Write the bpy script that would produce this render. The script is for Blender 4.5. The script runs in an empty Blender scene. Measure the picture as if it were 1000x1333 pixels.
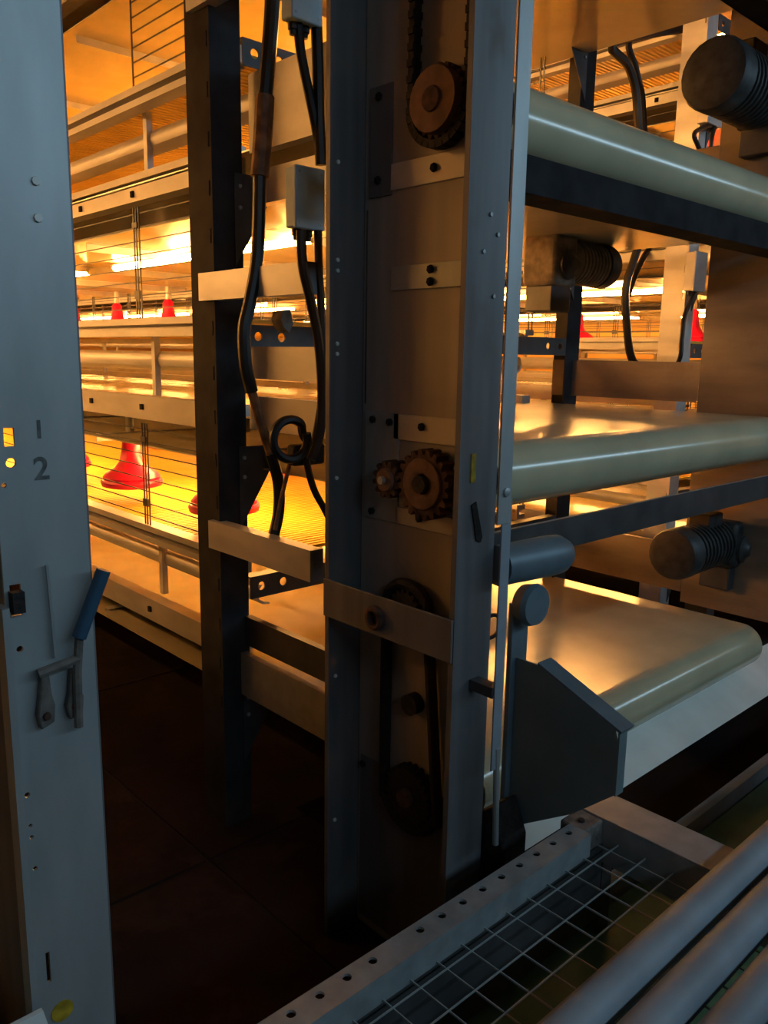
import bpy, math, random
from mathutils import Vector, Matrix
from mathutils.geometry import tessellate_polygon
random.seed(7)
S = bpy.context.scene
C = S.collection
PI = math.pi

# ------------------------------------------------------------------ camera
YAW, PITCH, ROLL, FPX, EYE = math.radians(42.94), math.radians(10.92), math.radians(.94), 1061., 1.3
fw = Vector((math.sin(YAW)*math.cos(PITCH), math.cos(YAW)*math.cos(PITCH), -math.sin(PITCH)))
rt = Vector((math.cos(YAW), -math.sin(YAW), 0)); up = rt.cross(fw)
cr = rt*math.cos(ROLL) + up*math.sin(ROLL); cu = -rt*math.sin(ROLL) + up*math.cos(ROLL)
cam = bpy.data.objects.new('camera', bpy.data.cameras.new('camera')); C.objects.link(cam)
cam.data.sensor_fit = 'HORIZONTAL'; cam.data.sensor_width = 36; cam.data.lens = FPX/1000*36
cam.data.clip_start = .02
m = Matrix((cr, cu, -fw)).transposed().to_4x4(); m.translation = (0, 0, EYE); cam.matrix_world = m
S.camera = cam
def at(px, py, ax, c):
    d = cr*(px-500)/FPX + cu*(666.5-py)/FPX + fw; o = Vector((0, 0, EYE))
    return o + d*((c-o[ax])/d[ax])

# ------------------------------------------------------------------ world, daylight, exposure
w = bpy.data.worlds.new('world'); S.world = w; w.use_nodes = True
w.node_tree.nodes['Background'].inputs[0].default_value = (.42, .62, .9, 1)
w.node_tree.nodes['Background'].inputs[1].default_value = .35
def area(name, loc, rot, sx, sy, power, col):
    l = bpy.data.lights.new(name, 'AREA'); l.shape = 'RECTANGLE'; l.size = sx; l.size_y = sy
    l.energy = power; l.color = col
    o = bpy.data.objects.new(name, l); C.objects.link(o); o.location = loc; o.rotation_euler = rot
    return o
# overcast daylight coming in through the window of the end wall behind the photographer
area('window_daylight', (3.7, -2.02, 2.55), (math.radians(82), 0, 0), 8.8, .28, 66, (.52, .80, 1.0))
vs = S.view_settings
vs.view_transform = 'Standard'; vs.look = 'None'; vs.gamma = 1; vs.use_curve_mapping = False
vs.exposure = 0.0
LED_POWER = 132.0

# ------------------------------------------------------------------ materials
def lin(c): return tuple((x/12.92 if x <= .04045 else ((x+.055)/1.055)**2.4) for x in c)
MATS = {}
def mat(name, col, rough=.5, metal=0., var=.12, scale=12., col2=None, bump=0., bscale=60., stretch=(1, 1, 1), emit=None, spec=.5, dust=None):
    M = bpy.data.materials.new(name); M.use_nodes = True; N = M.node_tree.nodes; L = M.node_tree.links
    b = N['Principled BSDF']; b.inputs['Roughness'].default_value = rough; b.inputs['Metallic'].default_value = metal
    b.inputs['Specular IOR Level'].default_value = spec
    tc = N.new('ShaderNodeTexCoord'); mp = N.new('ShaderNodeMapping'); L.new(tc.outputs['Object'], mp.inputs[0])
    mp.inputs['Scale'].default_value = stretch
    nz = N.new('ShaderNodeTexNoise'); nz.inputs['Scale'].default_value = scale; nz.inputs['Detail'].default_value = 5
    L.new(mp.outputs[0], nz.inputs['Vector'])
    rp = N.new('ShaderNodeValToRGB'); L.new(nz.outputs[0], rp.inputs[0])
    c2 = col2 or tuple(x*(1-var*2) for x in col)
    rp.color_ramp.elements[0].position = .35; rp.color_ramp.elements[1].position = .68
    rp.color_ramp.elements[0].color = (*c2, 1); rp.color_ramp.elements[1].color = (*col, 1)
    out = rp.outputs[0]
    if dust:
        n2 = N.new('ShaderNodeTexNoise'); n2.inputs['Scale'].default_value = 5.; n2.inputs['Detail'].default_value = 8; n2.inputs['Roughness'].default_value = .7
        L.new(tc.outputs['Object'], n2.inputs['Vector'])
        r2 = N.new('ShaderNodeValToRGB'); L.new(n2.outputs[0], r2.inputs[0])
        r2.color_ramp.elements[0].position = .52; r2.color_ramp.elements[1].position = .75
        r2.color_ramp.elements[1].color = (.8, .8, .8, 1)
        mx = N.new('ShaderNodeMix'); mx.data_type = 'RGBA'; L.new(r2.outputs[0], mx.inputs[0])
        L.new(out, mx.inputs[6]); mx.inputs[7].default_value = (*dust, 1); out = mx.outputs[2]
        mr = N.new('ShaderNodeMapRange'); L.new(r2.outputs[0], mr.inputs[0]); mr.inputs[3].default_value = rough; mr.inputs[4].default_value = .85
        L.new(mr.outputs[0], b.inputs['Roughness'])
        mm = N.new('ShaderNodeMapRange'); L.new(r2.outputs[0], mm.inputs[0]); mm.inputs[3].default_value = metal; mm.inputs[4].default_value = 0
        L.new(mm.outputs[0], b.inputs['Metallic'])
    L.new(out, b.inputs['Base Color'])
    if bump:
        n3 = N.new('ShaderNodeTexNoise'); n3.inputs['Scale'].default_value = bscale; L.new(mp.outputs[0], n3.inputs['Vector'])
        bp = N.new('ShaderNodeBump'); bp.inputs['Strength'].default_value = bump; bp.inputs['Distance'].default_value = .004
        L.new(n3.outputs[0], bp.inputs['Height']); L.new(bp.outputs[0], b.inputs['Normal'])
    if emit:
        b.inputs['Emission Color'].default_value = (*emit[0], 1); b.inputs['Emission Strength'].default_value = emit[1]
    MATS[name] = M; return M
mat('galv', (.46, .48, .49), .42, .55, .10, 26, dust=(.30, .26, .21))
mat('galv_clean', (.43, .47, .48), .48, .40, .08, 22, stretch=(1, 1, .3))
mat('web_lit_overlay', (.44, .41, .38), .55, .2, .10, 6, stretch=(3, 3, .25))  # same steel as the flanges, lightened to paint the warm light on the web
mat('galv_brushed_shaded', (.21, .215, .225), .55, .35, .14, 9, stretch=(3, 3, .25), dust=(.22, .18, .15))  # darker copy of that steel, flange shade painted into the base colour
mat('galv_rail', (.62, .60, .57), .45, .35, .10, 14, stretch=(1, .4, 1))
mat('galv_dark', (.10, .10, .105), .5, .4, .2, 12)
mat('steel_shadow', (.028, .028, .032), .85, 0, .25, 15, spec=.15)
mat('post_shaded', (.045, .045, .05), .8, 0, .2, 12, spec=.15)  # post steel blackened, the missing aisle light is painted into its colour
mat('sheet_brown', (.33, .27, .22), .5, .35, .22, 5, stretch=(1, .4, 2), dust=(.20, .14, .10))
mat('rust', (.15, .075, .045), .85, .1, .35, 40, bump=.4, bscale=120)
mat('rust_face', (.28, .16, .105), .75, .2, .25, 25, bump=.2)
mat('grease', (.018, .012, .010), .75, 0, .4, 60, bump=.5, bscale=150)
mat('rubber', (.012, .011, .011), .45, 0, .3, 30)
mat('tape', (.33, .16, .06), .6, 0, .35, 35, col2=(.12, .05, .02))
mat('belt', (.57, .52, .35), .19, 0, .08, 6, stretch=(1, 1, 1), bump=.04, bscale=9, spec=1.0)
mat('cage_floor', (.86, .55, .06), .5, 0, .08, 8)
mat('red', (.85, .010, .085), .35, 0, .1, 10)
mat('box_daylit', (.42, .58, .68), .5, 0, .08, 15)  # bluish daylight on the boxes is put into their base colour
mat('white_sheet', (.86, .88, .84), .55, 0, .08, 6)
mat('paint_blue', (.16, .23, .28), .45, .2, .15, 8)
mat('paint_slate', (.17, .24, .26), .55, .2, .12, 6)
mat('motor', (.05, .05, .05), .55, .1, .3, 30)
mat('motor_dusty', (.30, .25, .20), .8, .1, .25, 30, bump=.3)
mat('handle', (.035, .10, .17), .45, 0, .15, 20)
mat('rust_grey', (.21, .19, .17), .8, .2, .25, 45, bump=.4, bscale=90)
mat('ink', (.15, .165, .165), .8, 0, .3, 80)
mat('yellow', (.62, .42, .03), .6, 0, .25, 60)
mat('green_belt', (.05, .19, .11), .5, 0, .25, 7)
mat('tube_blue', (.30, .35, .40), .55, .0, .12, 10)
mat('frame_pale', (.30, .34, .355), .55, .2, .14, 24)
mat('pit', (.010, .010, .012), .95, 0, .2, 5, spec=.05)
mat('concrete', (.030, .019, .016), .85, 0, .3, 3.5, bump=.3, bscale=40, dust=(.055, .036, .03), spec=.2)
mat('joint', (.012, .008, .007), .9)
mat('wall', (.80, .48, .14), .8, 0, .06, 2)  # whitish wall, warm lamp glow painted in as orange
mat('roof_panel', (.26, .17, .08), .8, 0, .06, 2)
mat('endwall', (.07, .075, .08), .8, 0, .06, 2)
mat('led', (1, .9, .7), .5, emit=((1.0, .45, .11), LED_POWER))

# ------------------------------------------------------------------ mesh helpers
class MB:
    def __init__(s): s.v = []; s.f = []
    def add(s, vs, fs):
        o = len(s.v); s.v += [tuple(v) for v in vs]; s.f += [[i+o for i in f] for f in fs]; return s
    def box(s, x0, x1, y0, y1, z0, z1):
        v = [(x, y, z) for z in (z0, z1) for y in (y0, y1) for x in (x0, x1)]
        return s.add(v, [(0, 2, 3, 1), (4, 5, 7, 6), (0, 1, 5, 4), (2, 6, 7, 3), (0, 4, 6, 2), (1, 3, 7, 5)])
    def prism(s, poly, ax, a0, a1):
        # poly: list of 2D points in the two remaining axes (in x,y,z order)
        def mk(p, a):
            q = list(p); q.insert(ax, a); return tuple(q)
        n = len(poly); vs = [mk(p, a0) for p in poly] + [mk(p, a1) for p in poly]
        tri = tessellate_polygon([[Vector((p[0], p[1], 0)) for p in poly]])
        fs = [tuple(t) for t in tri] + [tuple(i+n for i in reversed(t)) for t in tri]
        fs += [(i, (i+1) % n, (i+1) % n+n, i+n) for i in range(n)]
        return s.add(vs, fs)
    def holed(s, outer, holes, ax, a0, a1):
        def mk(p, a):
            q = list(p); q.insert(ax, a); return tuple(q)
        loops = [outer] + holes; pts = [p for l in loops for p in l]; n = len(pts)
        tri = tessellate_polygon([[Vector((p[0], p[1], 0)) for p in l] for l in loops])
        fs = [tuple(t) for t in tri] + [tuple(i+n for i in reversed(t)) for t in tri]
        b = 0
        for l in loops:
            k = len(l); fs += [(b+i, b+(i+1) % k, b+(i+1) % k+n, b+i+n) for i in range(k)]; b += k
        return s.add([mk(p, a0) for p in pts] + [mk(p, a1) for p in pts], fs)
    def cyl(s, p0, p1, r, n=16, r1=None, caps=True):
        p0, p1 = Vector(p0), Vector(p1); d = (p1-p0).normalized()
        a = d.orthogonal().normalized(); b = d.cross(a); r1 = r if r1 is None else r1
        vs = [p0 + (a*math.cos(t)+b*math.sin(t))*r for t in (2*PI*i/n for i in range(n))]
        vs += [p1 + (a*math.cos(t)+b*math.sin(t))*r1 for t in (2*PI*i/n for i in range(n))]
        fs = [(i, (i+1) % n, (i+1) % n+n, i+n) for i in range(n)]
        if caps: fs += [tuple(reversed(range(n))), tuple(range(n, 2*n))]
        return s.add(vs, fs)
    def lathe(s, p0, d, prof, n=20):
        # prof: (distance along d, radius)
        p0 = Vector(p0); d = Vector(d).normalized(); a = d.orthogonal().normalized(); b = d.cross(a); vs = []; fs = []
        for (h, r) in prof:
            vs += [p0 + d*h + (a*math.cos(t)+b*math.sin(t))*max(r, 1e-4) for t in (2*PI*i/n for i in range(n))]
        for k in range(len(prof)-1):
            fs += [(k*n+i, k*n+(i+1) % n, (k+1)*n+(i+1) % n, (k+1)*n+i) for i in range(n)]
        fs += [tuple(reversed(range(n))), tuple(range((len(prof)-1)*n, len(prof)*n))]
        return s.add(vs, fs)
    def tube(s, pts, r, n=8, closed=False):
        P = [Vector(p) for p in pts]; k = len(P); vs = []; fs = []; prev = None
        for i, p in enumerate(P):
            t = (P[(i+1) % k]-P[i-1]) if closed else (P[min(i+1, k-1)]-P[max(i-1, 0)])
            t.normalize()
            a = (prev - t*prev.dot(t)).normalized() if prev else t.orthogonal().normalized()
            prev = a; b = t.cross(a)
            vs += [p + (a*math.cos(q)+b*math.sin(q))*r for q in (2*PI*j/n for j in range(n))]
        for i in range(k if closed else k-1):
            j = (i+1) % k
            fs += [(i*n+q, i*n+(q+1) % n, j*n+(q+1) % n, j*n+q) for q in range(n)]
        if not closed: fs += [tuple(reversed(range(n))), tuple(range((k-1)*n, k*n))]
        return s.add(vs, fs)
    def mesh(s, name, material, off=(0, 0, 0), smooth=True):
        me = bpy.data.meshes.new(name); o = Vector(off)
        me.from_pydata([Vector(v)-o for v in s.v], [], s.f); me.update()
        import bmesh
        bm = bmesh.new(); bm.from_mesh(me); bmesh.ops.recalc_face_normals(bm, faces=bm.faces); bm.to_mesh(me); bm.free()
        me.materials.append(MATS[material])
        if smooth:
            for p in me.polygons: p.use_smooth = True
            me.set_sharp_from_angle(angle=math.radians(35))
        return me
    def build(s, name, material, parent=None, bevel=0):
        off = parent_loc(parent)
        o = bpy.data.objects.new(name, s.mesh(name, material, off)); C.objects.link(o); o.parent = parent
        if bevel:
            b = o.modifiers.new('bevel', 'BEVEL'); b.width = bevel; b.segments = 2; b.limit_method = 'ANGLE'; b.angle_limit = math.radians(40)
        return o
def parent_loc(p):
    v = Vector((0, 0, 0))
    while p: v += p.location; p = p.parent
    return v
def tag(o, label=None, cat=None, group=None, kind=None):
    if label: o['label'] = label
    if cat: o['category'] = cat
    if group: o['group'] = group
    if kind: o['kind'] = kind
    return o
def thing(name, label, cat, loc=(0, 0, 0), group=None):
    o = bpy.data.objects.new(name, None); C.objects.link(o); o.location = loc; o.empty_display_size = .1
    return tag(o, label, cat, group)
def inst(name, me, parent, loc=(0, 0, 0), rz=0):
    o = bpy.data.objects.new(name, me); C.objects.link(o); o.parent = parent; o.location = loc; o.rotation_euler = (0, 0, rz); return o
def copy_tree(o, loc=None, parent=None):
    c = o.copy(); C.objects.link(c); c.parent = parent
    if loc is not None: c.location = loc
    for ch in list(o.children): copy_tree(ch, None, c)
    return c
def spline(pts, sub=6):
    P = [Vector(p) for p in pts]; out = []
    for i in range(len(P)-1):
        p0, p1, p2, p3 = P[max(i-1, 0)], P[i], P[i+1], P[min(i+2, len(P)-1)]
        for k in range(sub):
            t = k/sub
            out.append(.5*((2*p1)+(p2-p0)*t+(2*p0-5*p1+4*p2-p3)*t*t+(3*p1-p0-3*p2+p3)*t**3))
    return out + [P[-1]]
def circle(cx, cy, r, n=12): return [(cx+r*math.cos(2*PI*i/n), cy+r*math.sin(2*PI*i/n)) for i in range(n)]
def rect(x0, x1, y0, y1): return [(x0, y0), (x1, y0), (x1, y1), (x0, y1)]

# ------------------------------------------------------------------ layout constants (metres)
DZ = .673                         # tier pitch
ZA = [2.745, 2.07, 1.40, .735]    # cage floor rail top per tier
ROLLZ = [1.735+DZ, 1.735, 1.062, .389]
YR = 1.062                        # roller axis
XM, XW = 1.03, 1.13               # mouth and web of the near drive upright
CX = 1.88                         # centre of the near row
XC, XF = 1.22, 2.54               # its two cage faces
PITCHX = 2.35
Y0, Y1 = 1.92, 13.4
X_LO, X_HI, Y_LO, Y_HI, Z_HI = -2.2, 8.4, -2.0, 14.2, 3.9

# ------------------------------------------------------------------ setting
def struct(o): o['kind'] = 'structure'; return o
fl = struct(MB().box(X_LO, X_HI, Y_LO, Y_HI, -.12, -.006).build('floor', 'joint'))
sx, sy = 1.16, 1.22
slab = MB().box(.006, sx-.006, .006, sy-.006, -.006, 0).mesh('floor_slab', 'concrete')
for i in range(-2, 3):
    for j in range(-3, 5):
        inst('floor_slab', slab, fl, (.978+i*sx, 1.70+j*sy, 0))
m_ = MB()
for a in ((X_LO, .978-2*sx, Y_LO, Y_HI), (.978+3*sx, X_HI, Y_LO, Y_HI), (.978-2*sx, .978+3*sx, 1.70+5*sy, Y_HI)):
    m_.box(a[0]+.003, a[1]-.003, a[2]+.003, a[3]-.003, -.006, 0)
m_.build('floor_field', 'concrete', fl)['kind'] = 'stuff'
struct(MB().box(X_LO, X_HI, Y_LO, Y_HI, Z_HI, Z_HI+.1).build('ceiling', 'roof_panel'))
struct(MB().box(X_LO-.1, X_LO, Y_LO, Y_HI, -.12, Z_HI).build('wall_left', 'roof_panel'))
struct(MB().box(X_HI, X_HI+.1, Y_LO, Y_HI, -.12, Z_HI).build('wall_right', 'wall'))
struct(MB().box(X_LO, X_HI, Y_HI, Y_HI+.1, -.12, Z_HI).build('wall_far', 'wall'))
struct(MB().holed([(X_LO, -.12), (X_HI, -.12), (X_HI, Z_HI), (X_LO, Z_HI)], [rect(-.75, 8.15, 2.36, 2.74)], 1, Y_LO-.1, Y_LO).build('wall_near', 'endwall'))

# ------------------------------------------------------------------ cage rows
PNL = .76
NP = int((Y1-Y0)/PNL)
def c_rail(x, d, zt, h, slot0, slot1, depth=.05):
    """rail profile open towards the aisle; d = -1 faces -X"""
    q = lambda a: x - d*a     # a = distance inwards
    return [(q(0), zt), (q(depth), zt), (q(depth), zt-h), (q(0), zt-h), (q(0), zt-slot1), (q(.035), zt-slot1), (q(.035), zt-slot0), (q(0), zt-slot0)]
ROW0 = Vector((CX, Y0, 0))
rail_me = {}
for s, xf in ((-1, XC), (1, XF)):
    rail_me['A', s] = MB().prism(c_rail(xf, s, 0, .056, .020, .037), 1, Y0, Y1).mesh('floor_rail', 'galv_rail', (CX, Y0, 0))
    xi = xf - s*.08
    tr = [(xi, 0), (xi+s*.012, -.012), (xi+s*.016, -.03), (xi+s*.010, -.048), (xi-s*.008, -.06), (xi-s*.03, -.062), (xi-s*.03, -.058), (xi-s*.012, -.054), (xi+s*.004, -.044), (xi+s*.010, -.03), (xi+s*.006, -.014), (xi-s*.006, 0)]
    rail_me['T', s] = MB().prism(tr, 1, Y0, Y1).mesh('trough_rail', 'galv_rail', (CX, Y0, 0))
    rail_me['B', s] = MB().prism(c_rail(xf, s, 0, .080, .020, .038), 1, Y0, Y1).mesh('lower_rail', 'galv_rail', (CX, Y0, 0))
    rail_me['Bp', s] = MB().prism(rect(xf-.004*s, xf-s*.05, -.075, 0), 1, Y0, Y1).mesh('lower_rail', 'galv_rail', (CX, Y0, 0))
    mm = MB()
    mm.box(min(xf-s*.055, xf-s*.075), max(xf-s*.055, xf-s*.075), -.011, .011, -.25, -.05)
    rail_me['H', s] = mm.mesh('hanger', 'galv_rail', (CX, 0, 0))
bolt_me = MB().box(-.007, 0, -.008, .008, -.009, .009).mesh('square_bolt', 'steel_shadow')
# wire front, one panel
WP = .55
def wire_panel(nh, h):
    mm = MB(); r = .0016
    for k in range(nh):
        z = .03 + (h-.05)*k/(nh-1)
        mm.box(-r, r, 0, WP-.01, z-r, z+r)
    for y in (.004, .020, WP-.014): mm.box(-r*1.2-.003, r*1.2-.003, y-r*1.3, y+r*1.3, 0, h)
    mm.box(-.006, .004, -.004, .028, .06, .085); mm.box(-.006, .004, -.004, .028, h-.06, h-.045)
    return mm.mesh('wire_panel', 'galv_dark')
wire_me = wire_panel(8, .335)
floor_me = MB()
for q in (-.6, -.3, .0, .3, .588): floor_me.box(q, q+.012, .004, PNL-.004, -.014, -.002)
for k in range(29): floor_me.box(-.60, .60, .012+k*.026, .026+k*.026, -.010, 0)
floor_me = floor_me.mesh('floor_panel', 'cage_floor')
beam_me = MB().prism([(0, 0), (.035, 0), (.035, -.03), (.031, -.03), (.031, -.004), (0, -.004)], 0, -.62, .62).mesh('cross_beam', 'galv_rail')
ROWN = {0: 'cage row behind the left upright', 1: 'cage row nearest the camera', 2: 'cage row across the next aisle', 3: 'cage row furthest to the right'}
rowlabel = {0: 'galvanised cage row hidden behind the blue-grey left upright', 1: 'nearest long tiered galvanised cage row with yellow floors, left of the big upright',
            2: 'tiered cage row across the aisle, seen glowing between the cream belts', 3: 'tiered cage row furthest back, seen through the nearer cages'}
rows = {}
for ri in (0, 1, 2, 3):
    R = thing('cage_row', rowlabel[ri], 'cage row', (CX+(ri-1)*PITCHX, Y0, 0), 'rows of tiered cages'); rows[ri] = R
    for k, za in enumerate(ZA):
        for s in (-1, 1):
            if ri == 0 and s == -1: continue
            inst('floor_rail', rail_me['A', s], R, (0, 0, za))
            inst('trough_rail', rail_me['T', s], R, (0, 0, za-.10))
            zb = za-.242 if k < 3 else za-.255
            b = inst('lower_rail', rail_me['B' if k < 2 else 'Bp', s], R, (0, 0, zb))
            for j in range(3 if ri else 0):
                if s == -1: inst('square_bolt', bolt_me, b, (XC-CX+.001+(.003 if k > 1 else 0), .16+j*.385, -.058 if k < 2 else -.035))
            for j in range(8):
                inst('hanger', rail_me['H', s], R, (0, .56+j*PNL, za))
            for j in range(12):
                if k == 1 and s == -1 and j in (1, 2): continue
                inst('wire_panel', wire_me, R, ((XC if s < 0 else XF)-CX+(.012 if s < 0 else -.012), .27+(j-.5)*WP+.0, za))
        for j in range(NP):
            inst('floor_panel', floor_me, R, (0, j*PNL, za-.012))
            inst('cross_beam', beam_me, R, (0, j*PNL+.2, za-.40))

# ------------------------------------------------------------------ feeder pans (red), lamps
def pan_mesh():
    hood = MB().lathe((0, 0, .03), (0, 0, 1), [(0, .104), (.010, .107), (.026, .094), (.045, .062), (.07, .043), (.11, .035), (.155, .030), (.172, .017)], 20)
    rim = MB().lathe((0, 0, 0), (0, 0, 1), [(0, .09), (.006, .112), (.022, .116), (.03, .112), (.031, .106), (.02, .10)], 20)
    tube_ = MB().cyl((0, 0, .19), (0, 0, .28), .016, 12)
    return hood.mesh('hood', 'red'), rim.mesh('rim', 'red'), tube_.mesh('drop_tube', 'galv_rail')
ph, pr, pt = pan_mesh()
def pan(x, y, z, label):
    o = thing('feeder_pan', label, 'feeder', (x, y, z), 'red feeder pans in the cages')
    inst('hood', ph, o); inst('rim', pr, o); inst('drop_tube', pt, o)
ords = ['first', 'second', 'third', 'fourth', 'fifth', 'sixth', 'seventh', 'eighth', 'ninth', 'tenth']
tiern = ['top', 'third', 'second', 'lowest']
for j in (0, 1, 2, 4, 5):
    y = 2.27+j*.66
    pan(1.40, y, ZA[3]+.052, 'red feeder pan, lowest yellow floor, aisle side, %s from the post' % ords[j])
for k in (2, 3):
    for j in range(5 if k == 2 else 7):
        pan(2.38, (4.42 if k == 2 else 2.5)+j*.67, ZA[k]-.008, 'red feeder pan, far side of nearest row, %s tier, %s from end' % (tiern[k], ords[j]))
for k in (1, 2, 3):
    for j in range(6):
        pan(2.36+PITCHX, 2.4+j*.8, ZA[k]-.008, 'red feeder pan in row across the aisle, %s tier, %s from end' % (tiern[k], ords[j]))
led_me = MB().cyl((0, 0, 0), (0, 1.36, 0), .013, 8).mesh('lamp_tube', 'led')
cap_me = MB().cyl((0, -.03, 0), (0, 0, 0), .015, 8).mesh('end_cap', 'galv_rail')
for ri in (0, 1, 2, 3):
    for k in range(4):
        for j in range(6):
            if ri == 0 and k in (0, 3): continue
            x = (2.30 if ri == 0 else 2.15 if k < 2 else 1.60)+(ri-1)*PITCHX
            o = thing('led_tube', 'glowing LED tube in %s tier of %s, %s from end' % (tiern[k], ROWN[ri], ords[j]), 'lamp', (x, (2.06 if ri else 2.75)+j*1.62, ZA[k]+.243), 'LED tubes under the belts')
            inst('lamp_tube', led_me, o); inst('end_cap', cap_me, o); inst('end_cap', cap_me, o, (0, 1.39, 0))

# ------------------------------------------------------------------ manure belts with rollers
def gear(mm, x0, x1, y, z, r, teeth, depth):
    poly = []
    for i in range(teeth):
        for f, rr in ((0, r-depth), (.25, r-depth), (.4, r), (.75, r)):
            a = 2*PI*(i+f)/teeth; poly.append((y+rr*math.cos(a), z+rr*math.sin(a)))
    return mm.prism(poly, 0, x0, x1)
def belt_loop(x0, x1, r, zc, yr, yend, sag=.004):
    """closed sheet round the drive roller, open along the row"""
    prof = []; t = .004
    for rr in (r, r-t):
        seq = [(yend, zc+rr)] + [(yr+.6*i, zc+rr) for i in range(3, 0, -1)]
        seq += [(yr-rr*math.sin(a), zc+rr*math.cos(a)) for a in (PI*i/20 for i in range(21))]
        seq += [(yr+.6*i, zc-rr) for i in range(1, 4)] + [(yend, zc-rr)]
        prof.append(seq)
    return MB().prism(prof[0] + list(reversed(prof[1])), 0, x0, x1)
bn = ['top', 'upper', 'middle', 'lowest']
blabel = ['cream manure belt above the upper belt, at the top edge of the picture', 'upper cream manure belt bent round its roller, sloping down to the right edge',
          'middle cream manure belt bent round its roller, to the right of the big upright', 'lowest cream manure belt lying orange-lit behind the slate bracket plate']
RB = .068
for ri in (1, 0, 2, 3):
    for k, zc in enumerate(ROLLZ):
        dx = (ri-1)*PITCHX
        o = thing('manure_belt', blabel[k] if ri == 1 else '%s manure belt inside the %s' % (bn[k], ROWN[ri]), 'conveyor belt', (CX+dx, YR, zc), 'manure belts')
        if ri == 1: bme = belt_loop(XW+.10+dx, 2.60+dx, RB, zc, YR, Y1).build('belt', 'belt', o).data if k == 0 else inst('belt', bme, o).data
        else: inst('belt', bme, o)
        if ri != 1: continue
        MB().cyl((XW-.02, YR, zc), (2.66, YR, zc), .018, 14).build('shaft', 'galv_dark', o)
        MB().cyl((XW+.095, YR, zc), (2.605, YR, zc), RB-.005, 24).build('roller', 'galv_dark', o)
        if k == 1:
            g = gear(MB(), XW-.030, XW-.012, YR, zc, .062, 22, .006).build('sprocket', 'rust', o)
            MB().cyl((XW-.046, YR, zc), (XW-.02, YR, zc), .054, 24, .056).build('hub', 'rust_face', g)
            MB().lathe((XW-.046, YR, zc), (-1, 0, 0), [(0, .022), (.004, .020), (.005, .006)], 16).build('shaft_end', 'rust', g)
        if k == 2:
            g = gear(MB(), XW-.045, XW-.012, YR, zc-.002, .068, 20, .010).build('gear_wheel', 'rust', o)
            MB().lathe((XW-.046, YR, zc), (-1, 0, 0), [(0, .050), (.003, .048), (.004, .03), (.0, .02)], 20).build('gear_face', 'rust_face', g)
            MB().cyl((XW-.056, YR, zc), (XW-.02, YR, zc), .017, 14).build('shaft_end', 'grease', g)
# pinion that meshes with the middle gear wheel
p = thing('pinion', 'small rusty pinion beside the larger rusty gear wheel', 'gear', (XW-.03, 1.163, ROLLZ[2]-.004))
gear(MB(), XW-.045, XW-.006, 1.163, ROLLZ[2]-.004, .038, 12, .009).build('toothed_wheel', 'rust', p)
MB().lathe((XW-.045, 1.163, ROLLZ[2]-.004), (-1, 0, 0), [(0, .024), (.006, .022), (.007, .010)], 16).build('boss', 'rust_face', p)
MB().cyl((XW-.060, 1.163, ROLLZ[2]-.004), (XW-.04, 1.163, ROLLZ[2]-.004), .008, 10).build('stub_shaft', 'galv_clean', p)

# ------------------------------------------------------------------ drive uprights (tall channels)
def channel_profile(xm, xw, y0, y1, t=.004, lip=.012):
    d = 1 if xw > xm else -1
    return [(xm, y0), (xw, y0), (xw, y1), (xm, y1), (xm, y1-lip), (xm+d*t, y1-lip), (xm+d*t, y1-t), (xw-d*t, y1-t), (xw-d*t, y0+t), (xm+d*t, y0+t), (xm+d*t, y0+lip), (xm, y0+lip)]
U = thing('drive_upright', 'big dark galvanised channel upright in the middle holding rusty gears', 'upright', (XW, 1.1, 0))
MB().prism(channel_profile(XM, XW, .92, 1.284), 2, 0, 3.4).build('channel', 'galv_brushed_shaded', U)
MB().box(XW-.0058, XW-.0038, .9265, 1.2775, .0, 3.4).build('web_lit_overlay', 'web_lit_overlay', U)  # thin overlay added on the web to carry its painted warm light
def cover(name, y0, y1, z0, z1, bolts, mt='galv_rail', th=.006, lab=None):
    o = MB().box(XW-.004-th, XW-.004, y0, y1, z0, z1).build(name, mt, U, bevel=.001)
    if lab: o['label'] = lab
    for (y, z) in bolts: MB().lathe((XW-.004-th, y, z), (-1, 0, 0), [(0, .008), (.005, .008), (.007, .005)], 6).build('bolt', 'steel_shadow', o)
    return o
cover('bearing_plate', .96, 1.20, 1.607, 1.655, [(1.085, 1.632)], 'galv_rail')
cover('bearing_plate', 1.20, 1.262, 1.60, 1.80, [(1.235, 1.63), (1.235, 1.78)], 'galv_brushed_shaded')
cover('joint_plate', .96, 1.195, 1.422, 1.468, [(1.087, 1.456), (1.087, 1.434)], 'galv_clean')
cover('bearing_plate', .93, 1.18, 1.135, 1.186, [(1.10, 1.165)], 'galv_rail')
cover('bearing_plate', 1.165, 1.265, .965, 1.186, [(1.24, 1.17), (1.19, 1.168), (1.24, .98)], 'galv_clean')
cover('bearing_plate', .93, 1.17, .965, 1.0, [(1.10, .985)], 'galv_rail')
cover('skirt_plate', .935, 1.27, .02, .42, [(1.26, .40)], 'galv_brushed_shaded', .004)
cover('seam_strip', 1.268, 1.272, 1.20, 1.58, [], 'galv_dark', .003)
for z in (1.66, 1.48, 1.46, 1.32, 1.30, 1.05, .62, .28):      # bright screw heads on the far flange
    MB().lathe((1.055, 1.2795, z), (0, -1, 0), [(0, .0045), (.003, .004)], 8).build('screw', 'white_sheet', U)
cb = MB().box(XM-.006, XM-.0005, .921, 1.282, .762, .842).build('cross_bar', 'galv_brushed_shaded', U, bevel=.001); cb['label'] = 'dull flat bar bolted across the channel mouth'
MB().lathe((XM-.006, 1.117, .799), (-1, 0, 0), [(0, .024), (.010, .024), (.013, .020), (.013, .015), (.004, .012)], 18).build('bolt', 'rust', cb)
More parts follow.
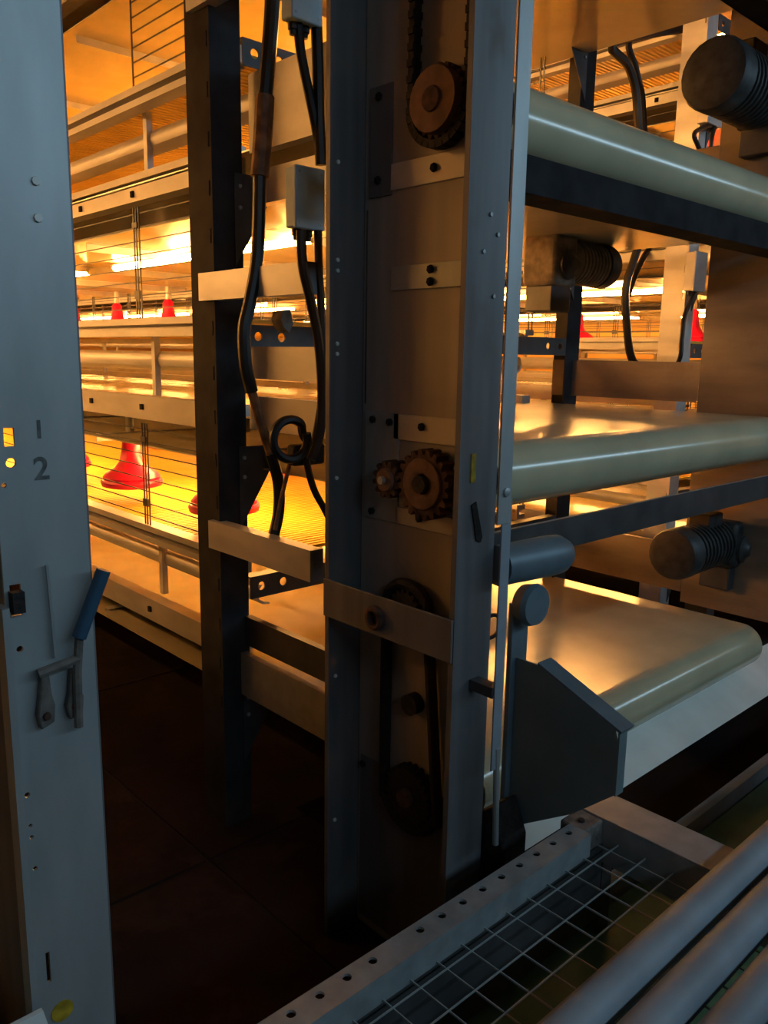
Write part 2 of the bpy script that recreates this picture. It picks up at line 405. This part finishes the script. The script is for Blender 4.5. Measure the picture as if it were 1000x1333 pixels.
MB().box(1.058, 1.070, .9175, .9200, 1.085, 1.135).build('yellow_tag', 'yellow', U)
MB().prism([(1.062, 1.045), (1.074, 1.05), (1.094, .985), (1.090, .975), (1.078, .98)], 1, .917, .92).build('dark_patch', 'grease', U)
for (x, z) in ((1.085, 1.53), (1.105, 1.50), (1.07, 1.47), (1.10, 1.40)):
    MB().lathe((x, .92, z), (0, -1, 0), [(0, .004), (.003, .0035)], 8).build('screw', 'galv_clean', U)

# chains
def chain(name, label, cy, cz, pts, wdt=.016):
    mm = MB(); n = len(pts)
    for i in range(n-1):
        a, b = Vector(pts[i]), Vector(pts[i+1]); L = (b-a).length; k = max(1, int(L/.013))
        for j in range(k):
            p0 = a+(b-a)*(j/k); p1 = a+(b-a)*((j+.92)/k); wv = .5*wdt if j % 2 == 0 else .36*wdt
            d = (p1-p0).normalized(); nn = Vector((0, -d.z, d.y))*.007
            vs_ = [q+s2*nn+Vector((s1*wv, 0, 0)) for q in (p0, p1) for s1 in (-1, 1) for s2 in (-1, 1)]
            mm.add(vs_, [(0, 1, 3, 2), (4, 6, 7, 5), (0, 4, 5, 1), (2, 3, 7, 6), (0, 2, 6, 4), (1, 5, 7, 3)])
    t = mm.build(name, 'grease'); return tag(t, label, 'chain')
xc = XW-.022
arc = [(xc, YR+.070*math.cos(a), ROLLZ[1]+.070*math.sin(a)) for a in (PI*(-.05-.9*i/12) for i in range(13))]
chain('drive_chain', 'greasy black chain hanging round the upper rusty sprocket', 0, 0, [(xc, YR+.066, 2.4)] + arc + [(xc, YR-.066, 2.4)], .024)
lo = thing('chain_drive', 'black chain loop low in the channel below the bolted cross bar', 'chain drive', (XW, 1.10, .39))
lp = [(xc, 1.115+.055*math.cos(a), .80+.05*math.sin(a)) for a in (PI*i/10 for i in range(11))]
lp += [(xc, 1.095+.075*math.cos(a), .40+.075*math.sin(a)) for a in (PI+PI*i/12 for i in range(13))]
mm = MB().tube(spline([(a, b+.006 if b > 1.1 else b, c) for a, b, c in lp+[lp[0]]], 2), .012, 8); mm.build('chain', 'grease', lo)
gear(MB(), XW-.034, XW-.008, 1.095, .40, .066, 22, .008).build('sprocket', 'grease', lo)
gear(MB(), XW-.034, XW-.008, 1.115, .80, .042, 16, .007).build('sprocket', 'grease', lo)
MB().cyl((XW-.03, 1.10, .60), (XW-.004, 1.10, .60), .022, 14).build('tensioner', 'grease', lo)
MB().cyl((XW-.045, 1.095, .40), (XW-.004, 1.095, .40), .02, 14).build('shaft', 'rust', lo)

# far side drive upright of the same row (its inside sheet faces the camera)
FU = thing('drive_upright', 'brown lit sheet upright at the right edge behind the belts', 'upright', (2.63, 1.1, 0))
MB().prism(channel_profile(2.73, 2.63, .92, 1.30), 2, .47, 3.4).build('channel', 'sheet_brown', FU)
MB().box(2.67, 2.73, 1.22, 1.30, 0, .47).build('leg', 'galv_dark', FU)
# left upright of the neighbouring row: its near flange faces us
XL = .382
LU = thing('drive_upright', 'tall blue-grey galvanised upright at the left edge with a blue handle', 'upright', (.33, 1.0, 0))
holes = [rect(.2955, .3065, 1.196, 1.216), circle(.301, 1.178, .0055, 10), circle(.292, 1.154, .003, 8), rect(.3005, .3055, .530, .572),
         circle(.293, .787, .0035, 8), circle(.294, .747, .0025, 8), circle(.2945, .732, .0025, 8), circle(.296, .69, .003, 8), rect(.290, .302, 1.006, 1.042), circle(.2965, .966, .004, 8)]
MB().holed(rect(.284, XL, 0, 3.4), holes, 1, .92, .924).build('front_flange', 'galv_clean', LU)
MB().prism([(.284, .924), (.288, .924), (.288, 1.28), (XL, 1.28), (XL, 1.284), (.284, 1.284)], 2, 0, 3.4).build('channel_back', 'galv_brushed_shaded', LU)
MB().box(XL-.003, XL+.004, .9245, .938, 0, 3.4).build('edge_lip', 'galv_brushed_shaded', LU)
MB().box(.276, .2838, .905, .93, 0, 1.02).build('edge_strip', 'galv_clean', LU)
for z in (1.474, 1.437): MB().lathe((.346, .92, z), (0, -1, 0), [(0, .005), (.003, .0045)], 8).build('screw', 'white_sheet', LU)
def text(body, x, z, size, mt, parent, yy=.9195):
    cu_ = bpy.data.curves.new('glyph', 'FONT'); cu_.body = body; cu_.size = size; cu_.align_x = 'CENTER'; cu_.align_y = 'CENTER'; cu_.offset = .0006
    tmp = bpy.data.objects.new('glyph', cu_); C.objects.link(tmp)
    dg = bpy.context.evaluated_depsgraph_get(); me = bpy.data.meshes.new_from_object(tmp.evaluated_get(dg))
    bpy.data.objects.remove(tmp)
    me.transform(Matrix.Rotation(PI/2, 4, 'X')); me.materials.clear(); me.materials.append(MATS[mt])
    o = bpy.data.objects.new('stencil_numeral', me); C.objects.link(o); o.parent = parent
    o.location = Vector((x, yy, z))-parent_loc(parent); o['label'] = 'dark stencilled numeral %s' % body
text('1', .333, 1.212, .028, 'ink', LU); text('2', .333, 1.168, .036, 'ink', LU)
MB().prism(circle(.316, .482, .014, 14), 1, .9185, .92).build('yellow_sticker', 'yellow', LU)
# blue handled lever and its rusty latch on the left upright
LV = thing('latch_lever', 'blue sleeved lever with rusty latch arms on the left upright', 'lever', (.34, .91, .87))
MB().tube([(.3585, .905, .97), (.390, .900, 1.047)], .0085, 12).build('handle_sleeve', 'handle', LV)
MB().tube([(.352, .905, .86), (.354, .905, .93), (.3588, .905, .972)], .0055, 8).build('lever_rod', 'rust_grey', LV)
MB().tube([(.311, .909, .936), (.335, .906, .941), (.357, .905, .945)], .006, 8).build('link_bar', 'rust_grey', LV)
for x0, zt, zb in ((.318, .935, .873), (.352, .93, .875)):
    a = MB().prism([(x0-.004, zt), (x0+.005, zt), (x0+.007, zt-.028), (x0+.010, zb+.02), (x0+.008, zb), (x0-.008, zb-.006), (x0-.011, zb+.012), (x0-.007, zt-.028)], 1, .908, .9195).build('latch_arm', 'rust_grey', LV, bevel=.002)
    MB().lathe((x0-.001, .908, zb+.010), (0, -1, 0), [(0, .005), (.004, .004)], 8).build('pivot', 'rust', a)
MB().tube([(.333, .913, .95), (.332, .914, 1.0), (.330, .914, 1.06)], .0022, 6).build('thin_rod', 'galv_clean', LV)
ct = MB().box(.288, .301, .905, .919, 1.012, 1.036).build('contact_block', 'grease'); tag(ct, 'small black block sitting in the edge of the left upright', 'block')
gp = MB().prism([(.17, .0), (.30, .0), (.30, .38), (.255, .60), (.17, .60)], 1, .80, .806).build('guard_plate', 'white_sheet'); tag(gp, 'pale sheet corner at the bottom left, before the left upright', 'guard plate')

# ------------------------------------------------------------------ perforated posts with gussets and perforated cross members
def post(x, y, d, label, name='perforated_post', pm='post_shaded'):
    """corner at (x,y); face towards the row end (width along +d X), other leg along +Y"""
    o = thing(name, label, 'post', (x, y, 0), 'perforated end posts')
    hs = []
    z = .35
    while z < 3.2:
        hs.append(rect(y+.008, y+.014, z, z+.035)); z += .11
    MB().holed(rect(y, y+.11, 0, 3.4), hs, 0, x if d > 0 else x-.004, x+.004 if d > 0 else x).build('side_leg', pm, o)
    a, b = sorted((x+d*.004, x+d*.085))
    MB().box(a, b, y, y+.004, 0, 3.4).build('face_leg', pm, o)
    MB().box(a+.0, b, y+.001, y+.10, 0, .012).build('foot_plate', 'rust_grey', o)
    for k, za in enumerate(ZA):
        zt = za-.36
        g = MB().prism([(x+d*.06, zt+.02), (x+d*.155, zt+.02), (x+d*.155, zt-.05), (x+d*.06, zt-.20)], 1, y-.004, y-.001).build('gusset', 'galv_dark', o)
        for q in (.03, -.02): MB().lathe((x+d*.075, y-.004, zt+q-.04), (0, -1, 0), [(0, .006), (.004, .005)], 6).build('bolt', 'galv_clean', g)
    return o
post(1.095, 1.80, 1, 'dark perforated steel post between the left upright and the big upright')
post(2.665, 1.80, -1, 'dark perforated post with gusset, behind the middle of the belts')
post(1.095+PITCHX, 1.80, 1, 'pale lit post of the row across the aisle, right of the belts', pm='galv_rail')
for ri in (1, 2):
    for k, za in enumerate(ZA):
        zt = za-.03; dx = (ri-1)*PITCHX
        hs = [circle(x+dx, zt-.03, .012, 12) for x in (1.22, 1.293, 2.467, 2.54, 1.75, 2.0)]
        o = MB().holed(rect(1.185+dx, 2.575+dx, zt-.062, zt), hs, 1, 1.797, 1.801)
        o = o.box(1.185+dx, 2.575+dx, 1.801, 1.835, zt-.004, zt).build('perforated_beam', 'galv_dark')
        tag(o, 'dark cross member with round holes, %s tier, %s' % (tiern[k], 'by the perforated post' if ri == 1 else 'row across the aisle'), 'beam', 'perforated cross members')

# tie bars from the post to the drive upright
def cbar(z0, z1, y0, y1, label):
    o = thing('tie_bar', label, 'bar', (1.08, y0, z0))
    MB().prism([(1.08, z0), (1.08, z1), (1.115, z1), (1.115, z1-.003), (1.083, z1-.003), (1.083, z0+.003), (1.115, z0+.003), (1.115, z0)], 1, y0, y1).build('channel_bar', 'galv_rail', o)
    MB().box(1.0801, 1.115, y0-.003, y0, z0, z1).build('end_plate', 'galv_dark', o)
cbar(1.424, 1.490, 1.421, 1.85, 'pale horizontal tie bar crossing the dark post at eye height')
cbar(.797, .870, 1.40, 1.832, 'brown horizontal tie bar crossing the dark post at knee height')
cbar(2.085, 2.16, 1.44, 1.875, 'grey horizontal tie bar at the top of the dark post')
# lower trough and skirt between post and upright (drive section side sheets)
def sheet(name, x, y0, y1, z0, z1, mt, label, cat='side sheet', lip=.02):
    d = .003
    o = MB().prism([(x, z0), (x, z1), (x+lip, z1), (x+lip, z1-d), (x+d, z1-d), (x+d, z0+d), (x+lip, z0+d), (x+lip, z0)], 1, y0, y1).build(name, mt)
    return tag(o, label, cat)
sheet('side_sheet', 1.165, 1.29, 1.797, .52, .60, 'galv_dark', 'dark long sheet just above the bottom rail, beside the big upright')
sheet('side_sheet', 1.15, 1.29, 1.797, .38, .50, 'galv', 'bottom brown side sheet running from the dark post to the big upright')
sheet('side_sheet', 1.19, 1.29, 1.797, 1.235, 1.315, 'galv_rail', 'pale side sheet at middle height behind the looped cable', lip=.03)
sheet('side_sheet', 1.19, 1.29, 1.797, 1.105, 1.19, 'galv_rail', 'second pale side sheet just above the looped cable', lip=.03)
sheet('side_sheet', 1.20, 1.29, 1.797, 1.78, 1.96, 'galv_rail', 'pale wide side sheet behind the taped hose near the top', lip=.03)
sheet('side_sheet', 1.21, 1.29, 1.797, 1.66, 1.74, 'galv_rail', 'pale narrow side sheet behind the taped hose, lower', lip=.03)
sheet('side_sheet', 2.63, 1.302, 1.89, 1.16, 1.292, 'sheet_brown', 'brown long sheet just above the middle belt at the right')
sheet('side_sheet', 2.63, 1.302, 1.86, .505, .668, 'sheet_brown', 'brown long sheet just above the lowest belt at the right')
sheet('side_sheet', 2.63, 1.302, 1.86, 1.16+DZ, 1.292+DZ, 'sheet_brown', 'brown long sheet just above the upper belt at the right')

# ------------------------------------------------------------------ scraper beams and pans under the rollers
slab_l = ['scraper beam above the frame, under the top belt', 'dark scraper beam hanging under the upper cream belt', 'dark scraper beam with shiny edge under the middle cream belt']
for k in (0, 1, 2):
    zc = ROLLZ[k]
    o = thing('scraper_beam', slab_l[k], 'beam', (CX, YR, zc-.14), 'scraper beams')
    zt = zc-.072 if k < 2 else zc-.10
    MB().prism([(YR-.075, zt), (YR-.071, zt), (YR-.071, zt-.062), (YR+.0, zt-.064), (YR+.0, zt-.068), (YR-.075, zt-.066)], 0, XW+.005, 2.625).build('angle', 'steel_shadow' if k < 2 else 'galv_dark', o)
    MB().box(XW+.10, 2.60, YR-.071, YR-.05, zt-.012, zt-.004).build('scraper_blade', 'rubber' if k < 2 else 'galv_rail', o)
    if k == 9: MB().prism([(YR-.07, zc-.150), (YR+.16, zc-.17), (YR+.16, zc-.174), (YR-.07, zc-.154)], 0, XW+.10, 2.6).build('drip_pan', 'steel_shadow', o)
mb = thing('mount_beam', 'dark angle beam above the top right motor', 'beam', (CX, 1.0, 2.17))
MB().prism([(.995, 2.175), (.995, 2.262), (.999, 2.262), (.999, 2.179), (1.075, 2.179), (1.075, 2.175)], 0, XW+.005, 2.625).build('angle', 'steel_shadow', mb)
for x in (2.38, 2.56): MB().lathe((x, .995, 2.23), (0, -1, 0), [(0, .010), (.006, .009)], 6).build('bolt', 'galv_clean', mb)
ws = thing('chute', 'white chute sheet under the lowest cream belt', 'chute', (2.1, 1.02, 0))
MB().prism([(.950, .252), (.953, .249), (1.088, .312), (1.085, .316)], 0, 1.20, 3.05).build('chute_sheet', 'white_sheet', ws)
for x in (1.30, 2.95): MB().box(x, x+.03, 1.045, 1.07, 0, .290).build('leg', 'post_shaded', ws)

# ------------------------------------------------------------------ gear motors
def motor(loc, label, mt, r=.072, L=.26, fan=True, side=1, rz=0):
    o = thing('gear_motor', label, 'motor', loc, 'gear motors'); o.rotation_euler = (0, 0, rz)
    def bd(m_, n, mat_, par=o, bevel=0):
        ob = bpy.data.objects.new(n, m_.mesh(n, mat_)); C.objects.link(ob); ob.parent = par
        if bevel:
            b = ob.modifiers.new('bevel', 'BEVEL'); b.width = bevel; b.segments = 2
        return ob
    prof = [(0, r*.8), (.01, r*.92)]
    k = 9
    for i in range(k):
        h = .02+i*(L-.09)/k; prof += [(h, r), (h+.008, r), (h+.0085, r*.93), (h+(L-.09)/k-.0005, r*.93)]
    prof += [(L-.07, r*.95)]
    body = bd(MB().lathe((0, 0, 0), (side, 0, 0), prof, 24), 'motor_body', mt)
    bd(MB().lathe((side*(L-.07), 0, 0), (side, 0, 0), [(0, r*1.02), (.05, r*1.02), (.062, r*.96), (.068, r*.7), (.069, .01)], 24), 'fan_cover', 'motor', body)
    bd(MB().box(*sorted((side*.04, side*.13)), -.035, .035, .7*r, r+.03), 'terminal_box', mt, body, .005)
    gb = bd(MB().box(*sorted((-side*.115, 0)), -.065, .065, -.085, .07), 'gearbox', mt, o, .015)
    bd(MB().lathe((-side*.055, -.064, -.02), (0, -1, 0), [(0, .045), (.012, .045), (.016, .03), (.03, .018)], 16), 'output_flange', 'galv_dark', gb)
    bd(MB().box(*sorted((-side*.11, -side*.01)), -.05, .05, -.16, -.084), 'mount', 'galv_dark', o, .003)
    return o
motor((2.24, 1.6, 1.602), 'dusty pale gear motor hanging under the upper cream belt', 'motor_dusty', .070, .26)
motor((2.58, 1.17, .715), 'black gear motor under the right end of the middle belt', 'motor', .078, .30, side=-1)
motor((2.58, 1.17, 2.07), 'black gear motor at the top right corner above the upper belt', 'motor', .095, .30, side=-1)
# blue drive end near the upright: cylinder, disc, bracket
T = thing('belt_tensioner', 'blue-grey tensioner arm with round disc and slanted slate plate', 'tensioner', (1.22, .90, .40))
MB().lathe((1.135, .915, .925), (1, -.1, 0), [(0, .038), (.13, .040), (.165, .038), (.185, .028), (.19, .01)], 20).build('arm_cylinder', 'paint_blue', T)
MB().lathe((1.232, .924, .835), (0, -1, 0), [(0, .036), (.024, .042), (.034, .038), (.035, .012)], 24).build('disc', 'paint_blue', T)
MB().box(1.206, 1.256, .927, .939, .36, .835).build('upright_bar', 'paint_blue', T, bevel=.002)
MB().prism([(.925, .36), (.78, .455), (.695, .530), (.695, .630), (.703, .655), (.874, .724), (.925, .724)], 0, 1.22, 1.224).build('side_plate', 'paint_slate', T)
MB().prism([(.690, .650), (.874, .724), (.874, .729), (.688, .655)], 0, 1.22, 1.262).build('plate_flange', 'paint_blue', T)
MB().box(1.22, 1.245, .691, .695, .530, .650).build('front_flange', 'paint_slate', T)
bl = MB().prism([(.87, .0), (.94, .0), (.94, .42), (.90, .45), (.87, .38)], 0, 1.135, 1.21).build('bearing_block', 'grease', None, .006); tag(bl, 'black greasy bearing block low behind the thin vertical strip', 'bearing')
cl = thing('hose_clip', 'small black ring behind the thin vertical strip', 'ring', (1.16, .95, .82))
MB().tube([(1.150+.03*math.cos(a), .935, .80+.022*math.sin(a)) for a in (PI*2*i/18 for i in range(18))], .004, 6, True).build('ring', 'rubber', cl)

# thin vertical strip in front
ST = thing('vertical_strip', 'thin pale blue-grey vertical strip right of the big upright', 'strip', (1.08, .86, .42))
MB().box(1.062, 1.095, .858, .862, 1.02, 3.0).build('upper_strip', 'galv_clean', ST)
MB().box(1.078, 1.102, .861, .864, .56, 1.06).build('lower_strip', 'tube_blue', ST)
MB().cyl((1.106, .866, .40), (1.093, .863, .60), .006, 10).build('end_rod', 'galv_clean', ST)
MB().lathe((1.08, .858, 1.075), (0, -1, 0), [(0, .008), (.004, .008), (.006, .004)], 10).build('bolt', 'galv_clean', ST)
MB().box(1.07, 1.10, .864, .919, 2.2, 2.23).build('standoff', 'galv_dark', ST); MB().box(1.075, 1.10, .865, .919, .70, .72).build('standoff', 'galv_dark', ST)

# ------------------------------------------------------------------ junction boxes
def jbox(x0, x1, y0, y1, z0, z1, label, mt='box_daylit', glands=2):
    o = thing('junction_box', label, 'junction box', ((x0+x1)/2, (y0+y1)/2, z0), 'junction boxes')
    MB().box(x0, x1, y0+.008, y1, z0, z1).build('body', mt, o, .004)
    l = MB().box(x0-.002, x1+.002, y0, y0+.012, z0-.002, z1+.002).build('lid', mt, o, .003)
    for (x, z) in ((x0+.008, z0+.01), (x1-.008, z0+.01), (x0+.008, z1-.01), (x1-.008, z1-.01)):
        MB().lathe((x, y0, z), (0, -1, 0), [(0, .003), (.001, .003)], 8).build('screw', 'galv_clean', l)
    for i in range(glands):
        x = x0+(x1-x0)*(i+.8)/(glands+.6)
        MB().lathe((x, (y0+y1)/2+.01, z0), (0, 0, -1), [(0, .011), (.012, .011), (.014, .008), (.022, .008)], 10).build('cable_gland', 'rubber', o)
jbox(1.062, 1.135, 1.42, 1.46, 1.557, 1.677, 'blue-grey junction box beside the big upright at chest height')
jbox(1.055, 1.128, 1.42, 1.46, 1.952, 2.08, 'blue-grey junction box beside the big upright at the top edge')
jbox(3.40, 3.50, 1.74, 1.79, 1.59, 1.75, 'beige lit junction box on the far post below the upper belt', 'galv_rail')
jbox(3.40, 3.53, 1.74, 1.79, 2.26, 2.47, 'beige lit junction box on the far post above the upper belt', 'galv_rail')

# ------------------------------------------------------------------ cables and hoses
def cable(name, label, pts, r, mt='rubber', sub=6):
    return tag(MB().tube(spline(pts, sub), r, 8).build(name, mt), label, 'cable')
def pp(l, y): return [at(a, b, 1, y if len(c) == 0 else c[0]) for a, b, *c in l]
hz = thing('hose', 'long black hose with brown taped stretch between post and junction boxes', 'hose', at(355, 700, 1, 1.60))
A_ = pp([(356, -30), (354, 20), (350, 70), (345, 125)], 1.60); B_ = pp([(345, 125), (342, 180), (338, 230)], 1.60)
C_ = pp([(338, 230), (337, 290), (334, 345), (325, 395), (318, 430), (320, 475), (328, 510)], 1.60)
D_ = pp([(328, 510), (338, 545), (352, 590)], 1.60); E_ = pp([(352, 590), (362, 625), (363, 665), (355, 702)], 1.60)
for n, q, r, mt in (('upper_hose', A_, .017, 'rubber'), ('taped_section', B_, .021, 'tape'), ('middle_hose', C_, .015, 'rubber'), ('bare_section', D_, .011, 'tape'), ('lower_hose', E_, .014, 'rubber')):
    MB().tube(spline(q, 6), r, 10).build(n, mt, hz)
cable('cable', 'black cable running down from the top junction box, left one', pp([(388, 30), (392, 70), (402, 120), (412, 170), (418, 215)], 1.445), .010)
cable('cable', 'thick black cable beside the big upright, running down from the top box', pp([(412, 30), (414, 90), (415, 150), (418, 215)], 1.44), .012)
cable('cable', 'black cable leaving the chest-high junction box and hanging in front of the tie bar', pp([(392, 300), (394, 345), (404, 390), (414, 440), (419, 500), (417, 560), (405, 598)], 1.40), .0105)
cable('cable', 'black cable tight beside the big upright below the chest-high junction box', pp([(414, 300), (415, 350), (418, 400), (421, 470), (421, 540)], 1.42), .009)
cable('cable', 'black cable coiled into a loop left of the big upright', [at(378+22*math.cos(a)-(4 if i > 16 else 0), 572+26*math.sin(a), 1, 1.42+.0012*i) for i, a in enumerate(PI*(-.1+2.05*j/18) for j in range(19))] + pp([(408, 580), (416, 545), (421, 510)], 1.44), .010, sub=3)
cable('cable', 'black cable hanging from the coiled loop down to the right', pp([(398, 590), (402, 615), (410, 640), (422, 662), (436, 690)], 1.43), .008)
cable('thin_wire', 'thin brown wire hanging below the coiled loop', pp([(378, 600), (372, 625), (366, 650), (358, 690)], 1.5), .005, 'tape')
tag(MB().box(*sorted((at(380, 580, 1, 1.45).x, at(420, 580, 1, 1.45).x)), 1.44, 1.47, at(400, 605, 1, 1.45).z, at(400, 578, 1, 1.45).z).build('cable_block', 'grease', None, .006), 'black connector block beside the coiled cable loop', 'connector')
tag(MB().prism([(.0, .0), (.022, .004), (.03, -.03), (.018, -.05), (.004, -.04), (-.006, -.02)], 1, -.02, .02).build('limit_switch', 'rust_grey'), 'small drooping grey nozzle below the eye-height tie bar', 'nozzle').location = at(362, 405, 1, 1.65)
V3 = Vector
cable('cable', 'thick black cable dropping behind the belts to the brown sheet', [V3((3.585, 1.95, 2.715))] + pp([(800, 55), (818, 85), (828, 120), (833, 178), (846, 240), (835, 305), (825, 340), (815, 375), (816, 420), (824, 470)], 2.03) + [V3((3.56, 1.97, 1.22)), V3((3.585, 1.95, 1.13))], .018)
cable('cable', 'second thick black cable dropping behind the upper belt', [V3((3.59, 2.0, 2.715))] + pp([(822, 50), (828, 90), (836, 125), (840, 178), (852, 240), (850, 310), (838, 335), (826, 360), (818, 385)], 2.07), .014)
cable('cable', 'black cable ring hanging beside the upper beige box', [V3((3.50, 1.765, 2.275))] + pp([(905, 172), (908, 188), (915, 200), (924, 195), (927, 178)], 1.72) + [V3((3.515, 1.765, 2.275))], .009)
cable('cable', 'black cable beside the far post below the lower beige box', [V3((3.47, 1.765, 1.60))] + pp([(892, 410), (888, 440), (884, 470)], 1.78) + [V3((3.55, 1.93, 1.2)), V3((3.585, 1.95, 1.12))], .010)

# ------------------------------------------------------------------ cross conveyor and mesh guard in the foreground
CV = thing('cross_conveyor', 'green cross conveyor belt with steel side rails under the mesh guard', 'conveyor', (1.6, .6, 0))
MB().box(.30, 3.3, .36, .765, .188, .20).build('green_belt', 'green_belt', CV)
MB().prism([(.775, .12), (.775, .235), (.80, .235), (.80, .23), (.78, .23), (.78, .12)], 0, .30, 3.3).build('side_rail', 'tube_blue', CV)
MB().prism([(.35, .12), (.35, .235), (.325, .235), (.325, .23), (.345, .23), (.345, .12)], 0, .30, 3.3).build('side_rail', 'tube_blue', CV)
for x in (.5, 1.5, 2.5, 3.2): MB().box(x, x+.04, .34, .80, 0, .12).build('support', 'galv_dark', CV)
MB().cyl((.31, .36, .14), (.31, .76, .14), .04, 16).build('end_roller', 'galv_dark', CV)
G = thing('mesh_guard', 'pale perforated angle frame with wire mesh and round tubes at the bottom right', 'guard', (1.0, .6, .25))
hs = [circle(.50+i*.048, .752, .007, 10) for i in range(15)]
hs = [h for i, h in enumerate(hs) if i != 5]
MB().holed(rect(.30, 1.20, .722, .768), hs, 2, .446, .45).build('front_rail', 'frame_pale', G)
MB().box(.30, 1.20, .722, .725, .405, .446).build('front_rail_web', 'frame_pale', G)
MB().box(.30, 1.255, .7285, .7295, .250, .405).build('skirt', 'galv_dark', G)
cr_ = MB().box(1.262, 1.352, .40, .79, .444, .45).build('cross_rail', 'galv', G, .001)
MB().box(1.262, 1.266, .40, .79, .36, .444).build('cross_rail_web', 'galv', cr_)
MB().box(1.20, 1.262, .735, .79, .39, .448).build('corner_block', 'rust_grey', G, .004)
MB().lathe((1.225, .76, .448), (0, 0, 1), [(0, .007), (.004, .006)], 8).build('bolt', 'steel_shadow', G)
for x in (.34, 1.27): MB().box(x, x+.035, .735, .765, 0, .40).build('leg', 'galv_dark', G)
mm = MB(); r = .0009
for i in range(18): mm.box(.30+i*.055-r, .30+i*.055+r, .36, .727, .408, .411)
for i in range(7): mm.box(.30, 1.26, .37+i*.055-r, .37+i*.055+r, .411, .4135)
mm.build('wire_mesh', 'galv_clean', G)
for y in (.486, .419, .350, .28): MB().cyl((.30, y, .462), (2.3, y, .462), .0285, 18).build('round_tube', 'tube_blue', G)
for x in (.34, 2.2): MB().box(x, x+.03, .22, .54, .40, .432).build('tube_bearer', 'galv_dark', G); 
for y in (.24, .50): MB().box(2.2, 2.23, y, y+.03, 0, .40).build('leg', 'galv_dark', G)
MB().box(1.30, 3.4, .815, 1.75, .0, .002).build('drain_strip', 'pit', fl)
